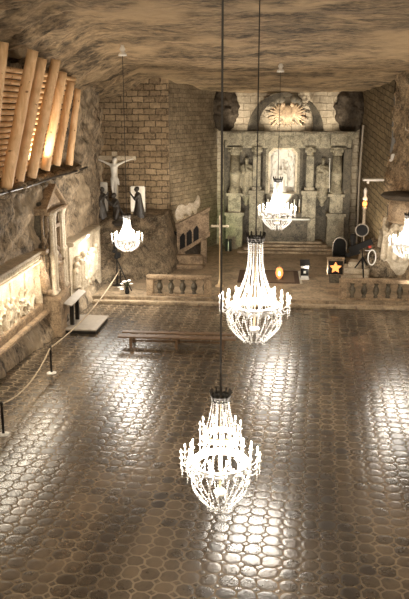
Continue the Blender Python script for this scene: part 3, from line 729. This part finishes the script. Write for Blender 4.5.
for s in (-1, 1): MB().b2(s*.38-.05, s*.38+.05, -.35, .25, .5, .75, .02).build('armrest', 'black', ch); 
for i, (x, l) in enumerate(((3.45, 'small white cube lamp on the floor left of the dark chair front'), (3.9, 'small white cube lamp on the floor right of the dark chair front'))):
    tag(MB().box((x, 42.0, .42), (.24, .2, .22), bev=.03).build('cube_lamp', 'white'), l, 'lamp')

# tripod spotlight rig on the right
tr = empty('spotlight_tripod', (4.75, 38.9, .3), 'black tripod with a round spotlight and slanted black panel behind the right balustrade', 'tripod')
for k in range(3): a = R(30+120*k); MB().cap((.0, 0, 1.15), (.75*math.cos(a), .75*math.sin(a), .03), .035).build('leg', 'black', tr)
for k in range(3): a = R(30+120*k); MB().cap((0, 0, .3), (.33*math.cos(a), .33*math.sin(a), .42), .015).build('brace', 'steel', tr)
MB().cap((0, 0, .3), (-.1, 0, 2.6), .03).build('pole', 'black', tr)
MB().box((-.15, -.1, 1.75), (1.25, .16, .32), ry=R(-24), bev=.02).box((-.5, -.08, 1.35), (.7, .14, .22), ry=R(-20), bev=.02).build('panel', 'black', tr)
h = MB().cyl((-.1, .25, 2.62), (-.14, -.2, 2.58), .2, .34, 20).build('lamp_housing', 'black', tr)
MB().cyl((-.14, -.2, 2.58), (-.143, -.23, 2.577), .34, .34, 24).build('lamp_rim', 'steel', h); MB().cyl((-.143, -.23, 2.577), (-.146, -.26, 2.574), .29, .29, 24).build('lens', 'black', h)
MB().cap((-.55, 0, 2.2), (-.5, .05, 1.6), .16, .12).build('cable_bundle', 'black', tr, True)
ou = [(.45+.22*math.cos(2*PI*k/24), 1.15+.42*math.sin(2*PI*k/24)) for k in range(24)]; inn = [(.45+.17*math.cos(2*PI*k/24), 1.15+.36*math.sin(2*PI*k/24)) for k in range(24)]
MB().ring(ou, inn, -.05, 0).cap((.1, -.02, 1.5), (.35, -.02, 1.5), .02).build('ring_reflector', 'white', tr)
MB().ell((.3, -.15, 1.72), (.1, .05, .07), seg=10).build('red_tag', plain('red_plastic', C(.5, .05, .03)), tr)
# tall white stand with a red lamp on it
ws = empty('lamp_stand', (5.0, 41.3, .3), 'tall slim pale post carrying a glowing red lamp at the right wall', 'lamp')
MB().lathe([(.2, 0), (.2, .08), (.09, .2), (.08, 3.3), (.12, 3.35), (.12, 3.42)], seg=14).build('post', 'relief', ws, True)
MB().lathe([(.05, 3.42), (.13, 3.52), (.13, 3.66), (.06, 3.78)], seg=14).build('red_glass', 'orange', ws, True)
MB().lathe([(.13, 3.8), (.15, 3.9), (.07, 4.0), (.1, 4.3), (.04, 4.45)], seg=14).build('canopy', 'white', ws, True)
ws.scale = (1, 1, 1)
tag(MB().b2(4.85, 5.95, 41.3, 41.9, 5.1, 5.22, .03).b2(5.1, 5.2, 41.5, 41.9, 4.95, 5.1).build('wall_shelf', 'white'), 'white horizontal shelf on the right alcove wall above the red lamp', 'shelf')
# round canopy rock with pale relief below, right wall
ca = empty('carved_canopy', (6.9, 39.0, 0), 'round overhanging brown rock canopy on the right wall', 'canopy')
MB().lathe([(.2, 4.75), (1.3, 4.72), (1.42, 4.6), (1.2, 4.45), (.9, 4.4)], seg=32).build('rim', 'darkrock', ca, True)
b = MB().lathe([(.95, 4.42), (1.0, 3.9), (.95, 3.45), (1.05, 3.4), (1.0, 3.3), (.6, 3.2)], seg=32)
b.build('drum', 'salt_brown', ca, True)
b = MB().ell((-.1, .3, 1.9), (1.1, .7, 1.5)); rn = random.Random(12)
for k in range(60):
    a = rn.uniform(PI*.75, PI*1.75); z = rn.uniform(1.3, 3.2); q = rn.uniform(.08, .2); b.ell((-.1+1.0*math.cos(a), .3+.75*math.sin(a), z), (q, q*.8, q*1.6), seg=8)
for a in (PI*.95, PI*1.15, PI*1.35, PI*1.5): x, y = -.1+1.15*math.cos(a), .3+.9*math.sin(a); b.cap((x, y, 1.5), (x*.98, y, 2.5), .18, .13); b.ell((x, y-.02, 2.75), (.12, .12, .14))
b.build('relief_figures', 'relief', ca, voxel=.05)
# white sensor box and fittings on the right rock wall
tag(MB().box((6.55, 42.4, 6.1), (.3, .3, .75), bev=.04).box((6.45, 42.22, 6.15), (.3, .1, .1)).build('wall_speaker', 'white'), 'small white box speaker on the right rock wall', 'speaker')
lump((5.9, 40.0, 1.0), (1.3, 1.1, 1.2), 90, .35, 8, .08, 'wall_boulders', 'rubble')
struct(bpy.data.objects['wall_boulders'])

# ------------------------------------------------------------------ floor stand and flowers on the left
ls = empty('leaning_floor_stand', (-7.55, 36.4, .3), 'dark stand with a long leaning pole against the rock left of the balustrade', 'stand')
MB().cap((0, 0, 0.02), (0, .1, 1.9), .045, .04).build('post', 'iron', ls); MB().tube([(0, 0, 1.35), (.5, -.6, .6), (.95, -1.25, .05)], .03).build('leaning_arm', 'iron', ls)
b = MB(); rn = random.Random(2)
for k in range(14): b.ell((rn.uniform(-.12, .12), rn.uniform(-.1, .1), 1.5+rn.uniform(-.1, .9)), (.1, .08, .1), seg=8)
b.build('lamp_cluster', 'black', ls); MB().lathe([(.25, 0), (.25, .03), (.05, .06)], seg=14).build('foot', 'iron', ls)
vz = empty('flower_vase', (-6.72, 34.65, .3), 'vase of white flowers on the platform edge left of the balustrade', 'vase')
MB().lathe([(.08, 0), (.12, .1), (.09, .22), (.07, .3), (.09, .33)], seg=14).build('vase', 'black', vz, True)
b = MB(); rn = random.Random(6)
for k in range(12): b.cap((0, 0, .3), (rn.uniform(-.2, .2), rn.uniform(-.15, .15), rn.uniform(.4, .6)), .02, .04, 6)
b.build('leaves', 'leaf', vz)
for (x, y, z) in ((-.2, -.1, .5), (-.08, -.15, .62), (.12, -.1, .66), (.2, -.05, .5), (-.22, -.15, .25)):
    b = MB(); b.ell((0, 0, 0), (.075, .075, .06), seg=8)
    for k in range(6): a = k*PI/3; b.ell((.06*math.cos(a), .06*math.sin(a), .01), (.05, .05, .03), seg=8)
    b.build('flower', 'petal', vz, True, loc=(x, y, z))

# ------------------------------------------------------------------ long bench on the floor
bn = empty('bench', (-3.45, 27.6, 0), 'long low dark wooden bench standing alone on the tiled floor', 'bench')
MB().b2(-2.25, 2.25, -.42, -.06, .40, .46, .01).build('seat', 'bench', bn); MB().b2(-2.2, 2.2, .22, .5, .40, .45, .01).build('rear_plank', 'bench', bn)
for x in (-1.75, 0, 1.75): MB().b2(x-.05, x+.05, -.38, .46, .33, .40).b2(x-.05, x+.05, -.38, -.28, 0, .33).b2(x-.05, x+.05, .36, .46, 0, .33).build('leg', 'bench', bn)
MB().b2(-1.75, 1.75, -.02, .04, .15, .22).build('stretcher', 'bench', bn)

# ------------------------------------------------------------------ rope barrier
PT = [(-7.3, 19.1), (-7.4, 24.2), (-7.3, 36.0)]
PL = ['slim brass barrier post at the left edge of the picture', 'slim brass barrier post on the floor below the framed wall relief', 'slim brass barrier post at the edge of the raised platform']
for (x, y), l in zip(PT, PL):
    z = .3 if y > 34 else 0
    p = empty('barrier_post', (x, y, z), l, 'post', 'rope barrier posts'); MB().lathe([(.17, 0), (.17, .02), (.03, .05)], seg=18).build('base', 'white', p, True)
    MB().lathe([(.038, .04), (.038, .88), (.045, .9), (.045, .95), (.01, .98)], seg=12).build('pole', 'iron', p, True)
def sag(a, b, d, n=16): return [tuple(a[i]+(b[i]-a[i])*k/n - (d*4*(k/n)*(1-k/n) if i == 2 else 0) for i in range(3)) for k in range(n+1)]
for (a, b_, d, l) in (((-7.3, 19.13, .9), (-7.4, 24.17, .9), .35, 'sagging rope between the two nearest barrier posts'), ((-7.4, 24.23, .9), (-7.3, 35.97, 1.2), .35, 'long rope running from the middle barrier post to the platform')):
    tag(MB().tube(sag(a, b_, d), .025, 8).build('barrier_rope', 'rope', smooth=True), l, 'rope')

# ------------------------------------------------------------------ chandeliers
def bead_mesh(pts, size, spacing):
    """octahedral salt crystals strung along a polyline given as (r, z)"""
    b = bmesh.new(); P = [Vector((r, 0, z)) for r, z in pts]; L_ = [0]
    for a, c in zip(P, P[1:]): L_.append(L_[-1]+(c-a).length)
    n = max(2, int(L_[-1]/spacing)); k = 0; hl_ = L_[-1]/n/2
    for i in range(n+1):
        s = L_[-1]*i/n
        while k < len(P)-2 and s > L_[k+1]: k += 1
        t = (s-L_[k])/max(1e-6, L_[k+1]-L_[k]); p = P[k].lerp(P[k+1], t); q = size*(1.0 if i % 3 else 1.35); dr = (P[k+1]-P[k]).normalized()
        rot = Vector((0, 0, 1)).rotation_difference(dr); V = [b.verts.new(p+rot@Vector(v)) for v in ((q, 0, 0), (0, q, 0), (-q, 0, 0), (0, -q, 0), (0, 0, hl_), (0, 0, -hl_))]
        for a in range(4): b.faces.new((V[a], V[(a+1) % 4], V[4])); b.faces.new((V[(a+1) % 4], V[a], V[5]))
    bmesh.ops.remove_doubles(b, verts=b.verts, dist=spacing*.22); me = bpy.data.meshes.new('crystal_strand'); b.to_mesh(me); b.free(); me.materials.append(M['crystal']); return me
def curve(p0, p1, bow, n=10):
    (r0, z0), (r1, z1) = p0, p1
    return [(r0+(r1-r0)*t + bow*math.sin(PI*t), z0+(z1-z0)*t) for t in (i/n for i in range(n+1))]
def ring_of(root, me, n, name='crystal_strand', off=0):
    for k in range(n):
        o = bpy.data.objects.new(name, me); COL.objects.link(o); o.parent = root; o.rotation_euler.z = 2*PI*(k+off)/n
def arm_parts(root, r0, z0, r1, z1, n, ch, off=0, br=.016):
    am = MB().tube([(r0, 0, z0), ((r0+r1)/2, 0, z0-.10*ch), (r1, 0, z1-.11*ch), (r1, 0, z1-.01)], .011*ch, 6)
    a0 = am.build('candle_arm', 'crystal', root, True); a0.rotation_euler.z = 2*PI*off/n
    MB().lathe([(.01, -.02), (.036*ch, 0), (.04*ch, .012*ch), (.014*ch, .016*ch)], (r1, 0, z1), 10).build('drip_pan', 'crystal', a0, True)
    MB().lathe([(.011*ch, .015), (.011*ch, .09*ch)], (r1, 0, z1), 8).build('candle', 'candle', a0, True)
    MB().lathe([(.006*ch, .09*ch), (.016*ch, .11*ch), (.013*ch, .135*ch), (.002, .165*ch)], (r1, 0, z1), 8).build('bulb', 'bulb', a0, True)
    dr = MB()
    for i, q in enumerate((.02, .028, .02, .014)): dr.cyl((r1, 0, z1-.05*ch-.05*ch*i), (r1, 0, z1-.09*ch-.05*ch*i), .004, q*ch*.7, 6)
    dr.build('crystal_pendant', 'crystal', a0)
    for k in range(1, n):
        c = copy_tree(a0, root); c.rotation_euler.z = 2*PI*(k+off)/n
def chandelier(kind, sc_w, sc_h, loc, label, cord_top, rose=True):
    """unit design is 1.3 wide (candle tip to tip) and about 1.95 tall, origin at the candle ring"""
    W = sc_w; Hh = sc_h; x, y, z = loc
    root = empty('chandelier', loc, label, 'chandelier', 'salt crystal chandeliers')
    det = W/1.3 if W > 1.5 else max(1.0, W/1.3)
    bs = .0135*det*(1.0 if kind != 'small' else 1.15); sp = .040*det
    R1 = W/2; zt = Hh*(.60 if kind == 'tiered' else .66); zb = -Hh*(.39 if kind == 'tiered' else .33)
    Rm = R1*.70                                            # main ring radius
    b = MB().torus(Rm, .018*det, 0, 40).torus(Rm, .018*det, -.07*det, 40)
    for k in range(40): a = 2*PI*k/40; b.ell((Rm*math.cos(a), Rm*math.sin(a), -.035*det), (.02*det,)*3, seg=6)
    b.build('main_ring', 'crystal', root, True)
    rc = R1*.215
    cb = MB().torus(rc, .014*det, zt-.05*det, 24).torus(rc*.93, .012*det, zt-.13*det, 24)
    for k in range(12): a = 2*PI*k/12; cb.cap((rc*math.cos(a), rc*math.sin(a), zt-.1*det), (rc*1.18*math.cos(a), rc*1.18*math.sin(a), zt+.03*det), .012*det, .016*det, 6)
    cb.lathe([(rc*.95, -.1*det), (rc*.9, -.07*det), (.02, -.06*det)], (0, 0, zt), 20)
    cb.build('crown', 'iron', root, True)
    MB().lathe([(.012, zb*.75), (.02*det, -.3*Hh*.5), (.012, -.05), (.03*det, 0), (.012, .1), (.012, zt)], seg=8).build('stem', 'gilt', root, True)
    if kind == 'tiered':
        rm2 = R1*.40; zm = Hh*.22
        MB().torus(rm2, .018*det, zm, 36).torus(rm2, .014*det, zm+.05*det, 36).build('middle_ring', 'gilt', root, True)
        ring_of(root, bead_mesh(curve((rc*.95, zt-.13), (rm2, zm+.05), -.015), bs*.85, sp*.9), 13)
        ring_of(root, bead_mesh(curve((rc*.5, zt-.12), (rm2*.5, zm+.05), -.01), bs*.8, sp), 6)
        ring_of(root, bead_mesh(curve((rm2, zm-.03), (Rm*.93, .03), -.10*R1), bs*.9, sp), 15, off=.5)
        ring_of(root, bead_mesh(curve((Rm*.97, -.09), (Rm*.48, zb*.97), .19*R1), bs*1.05, sp), 20)
        arm_parts(root, rm2*.95, zm+.08, rm2*1.25, zm+.14, 10, .85, .25)
    else:
        ring_of(root, bead_mesh(curve((rc*.95, zt-.13*det), (Rm*.78, .10*det), -.13*R1), bs*1.1, sp), 14)
        ring_of(root, bead_mesh(curve((rc*.55, zt-.14*det), (Rm*.42, .10*det), -.07*R1), bs*.8, sp*1.2), 6)
        ring_of(root, bead_mesh(curve((Rm*.78, .10*det), (Rm, 0), 0), bs, sp*.9), 14)
        ring_of(root, bead_mesh(curve((Rm*.99, -.09*det), (Rm*.56, zb*.97), .20*R1), bs*1.1, sp), 22)
    ring_of(root, bead_mesh([(Rm*.42 + Rm*.13*math.cos(t), zb*.97-.06*det*math.sin(t)) for t in (0, .8, 1.6, 2.4, 3.1)], bs*.9, sp), 10, 'crystal_swag')
    sw = bead_mesh([(Rm*1.02, -.1*det), (Rm*1.12, -.2*det), (Rm*1.0, -.27*det), (Rm*.92, -.34*det)], bs*.9, sp)
    ring_of(root, sw, 16, 'crystal_swag', .3)
    # small bright bowl in the basket
    MB().lathe([(.02, zb*.82), (.12*R1, zb*.76), (.16*R1, zb*.68), (.14*R1, zb*.66), (.02, zb*.68)], seg=20).build('bowl', 'candle', root, True)
    n = 18 if kind != 'small' else 12
    arm_parts(root, Rm*.98, -.03, R1*.98, .04*det, n, .95*det, 0)
    arm_parts(root, Rm*.7, .0, R1*.78, .12*det, n*2//3, .9*det, .5)
    top = cord_top
    MB().cyl((0, 0, zt-.05), (0, 0, top-z), .016 if y < 25 else .013, seg=8).build('cord', 'cord', root)
    if rose: MB().lathe([(.17, -.36), (.16, -.27), (.07, -.2), (.12, -.1), (.07, 0), (.07, .5)], (0, 0, top-z), 14).build('ceiling_fitting', 'white', root, True)
    li = bpy.data.lights.new('chandelier_glow', 'POINT'); li.shadow_soft_size = .17*det; li.color = (1, .91, .79); li.energy = POW*(W/1.6)**1.2/6
    for k in range(6):
        lo = bpy.data.objects.new('chandelier_glow', li); COL.objects.link(lo); lo.parent = root
        a = 2*PI*(k+.5)/6; lo.location = (Rm*.92*math.cos(a), Rm*.92*math.sin(a), .26*det)
    return root
POW = 760
chandelier('tiered', 1.30, 1.98, (-.73, 11.25, 3.28), 'nearest and largest-looking chandelier, two tiers of candles, low in the picture', 12.3, False)
chandelier('bell', 2.02, 3.05, (-.40, 20.9, 3.42), 'tall bell-shaped chandelier hanging in the middle of the chapel', 12.3, False)
chandelier('bell', 1.78, 2.38, (.30, 35.9, 4.13), 'small-looking central chandelier hanging in front of the altar niche', ceil_z(.2, 35.9)-.02)
chandelier('small', 1.35, 1.55, (-6.05, 31.5, 3.5), 'small chandelier hanging before the crucifixion group on the left', ceil_z(-6, 31.5)-.02)
chandelier('small', 1.5, 1.75, (5.5, 30.8, 3.6), 'small chandelier cut by the right edge of the picture', ceil_z(5.4, 30.8)-.02)

# ------------------------------------------------------------------ lamps of the lit places, then added fill lights
def area(loc, tgt, size, power, col=(1, .85, .65), sy=None, spread=180):
    li = bpy.data.lights.new('lamp', 'AREA'); li.size = size; li.energy = power; li.color = col; li.spread = R(spread)
    if sy: li.shape = 'RECTANGLE'; li.size_y = sy
    o = bpy.data.objects.new('lamp', li); COL.objects.link(o); o.location = loc
    o.rotation_euler = (Vector(tgt)-Vector(loc)).to_track_quat('-Z', 'Y').to_euler(); return o
def spot(loc, tgt, power, ang, col=(1, .85, .65), r=.06, blend=.6):
    li = bpy.data.lights.new('lamp', 'SPOT'); li.energy = power; li.color = col; li.spot_size = R(ang); li.spot_blend = blend; li.shadow_soft_size = r
    o = bpy.data.objects.new('lamp', li); COL.objects.link(o); o.location = loc
    o.rotation_euler = (Vector(tgt)-Vector(loc)).to_track_quat('-Z', 'Y').to_euler(); return o
WW = (1, .88, .70)
for lx, tx, pw in ((240, 244, 150), (272, 280, 210), (300, 294, 210), (333, 326, 150)): spot((AX(lx), AY-1.0, AZ(130.5)+.12), (AX(tx), AY+.6, AZ(106)), pw, 105, WW, .05, .8)
spot((AX(283), 47.35, 2.75), (AX(284), AY+.5, AZ(168)), 2200, 75, (1, .95, .88), .1, .7)
area((-8.3, 24, 3.25), (-8.5, 24, 1.6), 8, 220, WW, .2)
area((-7.95, 33.8, 3.2), (-8.25, 33.8, .4), .3, 380, (1, .95, .86), 4.6)
spot((-8.55, 28.45, 6.7), (-8.75, 28.6, 9), 320, 130, WW)
spot((-8.9, 38.5, 3.4), (-9.3, 43, 6.0), 260, 75, WW)
area((-9.4, 40.8, 3.3), (-9.4, 41.7, 4.4), .3, 10, WW); area((-7.4, 40.9, 3.3), (-7.4, 41.7, 4.4), .3, 10, WW)
spot((-3.4, 44.6, .5), (-3.9, 48, 4.5), 60, 90, (.75, 1, .45))
spot((-3.2, 43.6, .6), (-2.8, 48, 2.2), 160, 60, (.78, 1, .5))
spot((-6.3, 39.8, 4.6), (-4.6, 42.4, 3.0), 150, 40, (1, .92, .86))
spot((5.6, 35.2, .6), (6.4, 39.0, 2.6), 300, 70, (1, .94, .84))
pl = bpy.data.lights.new('red_lamp', 'POINT'); pl.color = (1, .45, .2); pl.energy = 15; po = bpy.data.objects.new('red_lamp', pl); COL.objects.link(po); po.location = (5.0, 40.9, 4.0)
# added fill: unseen area lights behind and above the viewer
area((-4.5, 2, 11.4), (-3, 20, 0), 2.0, 700, WW, 2.0)
area((5, 2, 11.4), (4, 20, 0), 2.0, 700, WW, 2.0)
# spots added to brighten the block walls, the altar front and the rock
spot((-4.8, 39.6, 3.4), (-7.2, 43, 7.0), 480, 100, WW, .15, .9)
spot((-3.0, 42.5, .6), (-4.8, 46, 6.5), 1000, 90, WW, .15, .9)
spot((5.2, 42.5, .6), (6.0, 46, 6.5), 1000, 90, WW, .15, .9)
spot((-1.9, 38.0, .6), (.2, 48, 4.8), 2400, 50, (1, .93, .78), .15, .9)
spot((2.6, 37.0, .6), (1.4, 48, 4.8), 2400, 50, (1, .93, .78), .15, .9)
spot((-6.5, 26, 1.0), (-9, 28.5, 5.0), 300, 100, WW, .15, .9)
spot((6.6, 33, .7), (8.2, 39, 6.5), 500, 100, WW, .2, .9)

w = bpy.data.worlds.new('cave_air'); S.world = w; w.use_nodes = True
w.node_tree.nodes['Background'].inputs[0].default_value = (1, .8, .58, 1); w.node_tree.nodes['Background'].inputs[1].default_value = .12

# ------------------------------------------------------------------ camera
cd = bpy.data.cameras.new('camera'); cam = bpy.data.objects.new('camera', cd); COL.objects.link(cam)
cam.location = (0, 0, 8.8); cam.rotation_euler = (R(90-14.04), 0, R(5)); cd.sensor_fit = 'VERTICAL'; cd.sensor_height = 36; cd.lens = 760*36/599; cd.clip_end = 200; cd.clip_start = .1
S.camera = cam
S.view_settings.view_transform = 'Standard'; S.view_settings.look = 'None'; S.view_settings.gamma = 1; S.view_settings.use_curve_mapping = False
S.view_settings.exposure = 0.25
S.cycles.use_denoising = True; S.cycles.sample_clamp_indirect = 6; S.cycles.max_bounces = 6; S.cycles.use_light_tree = True
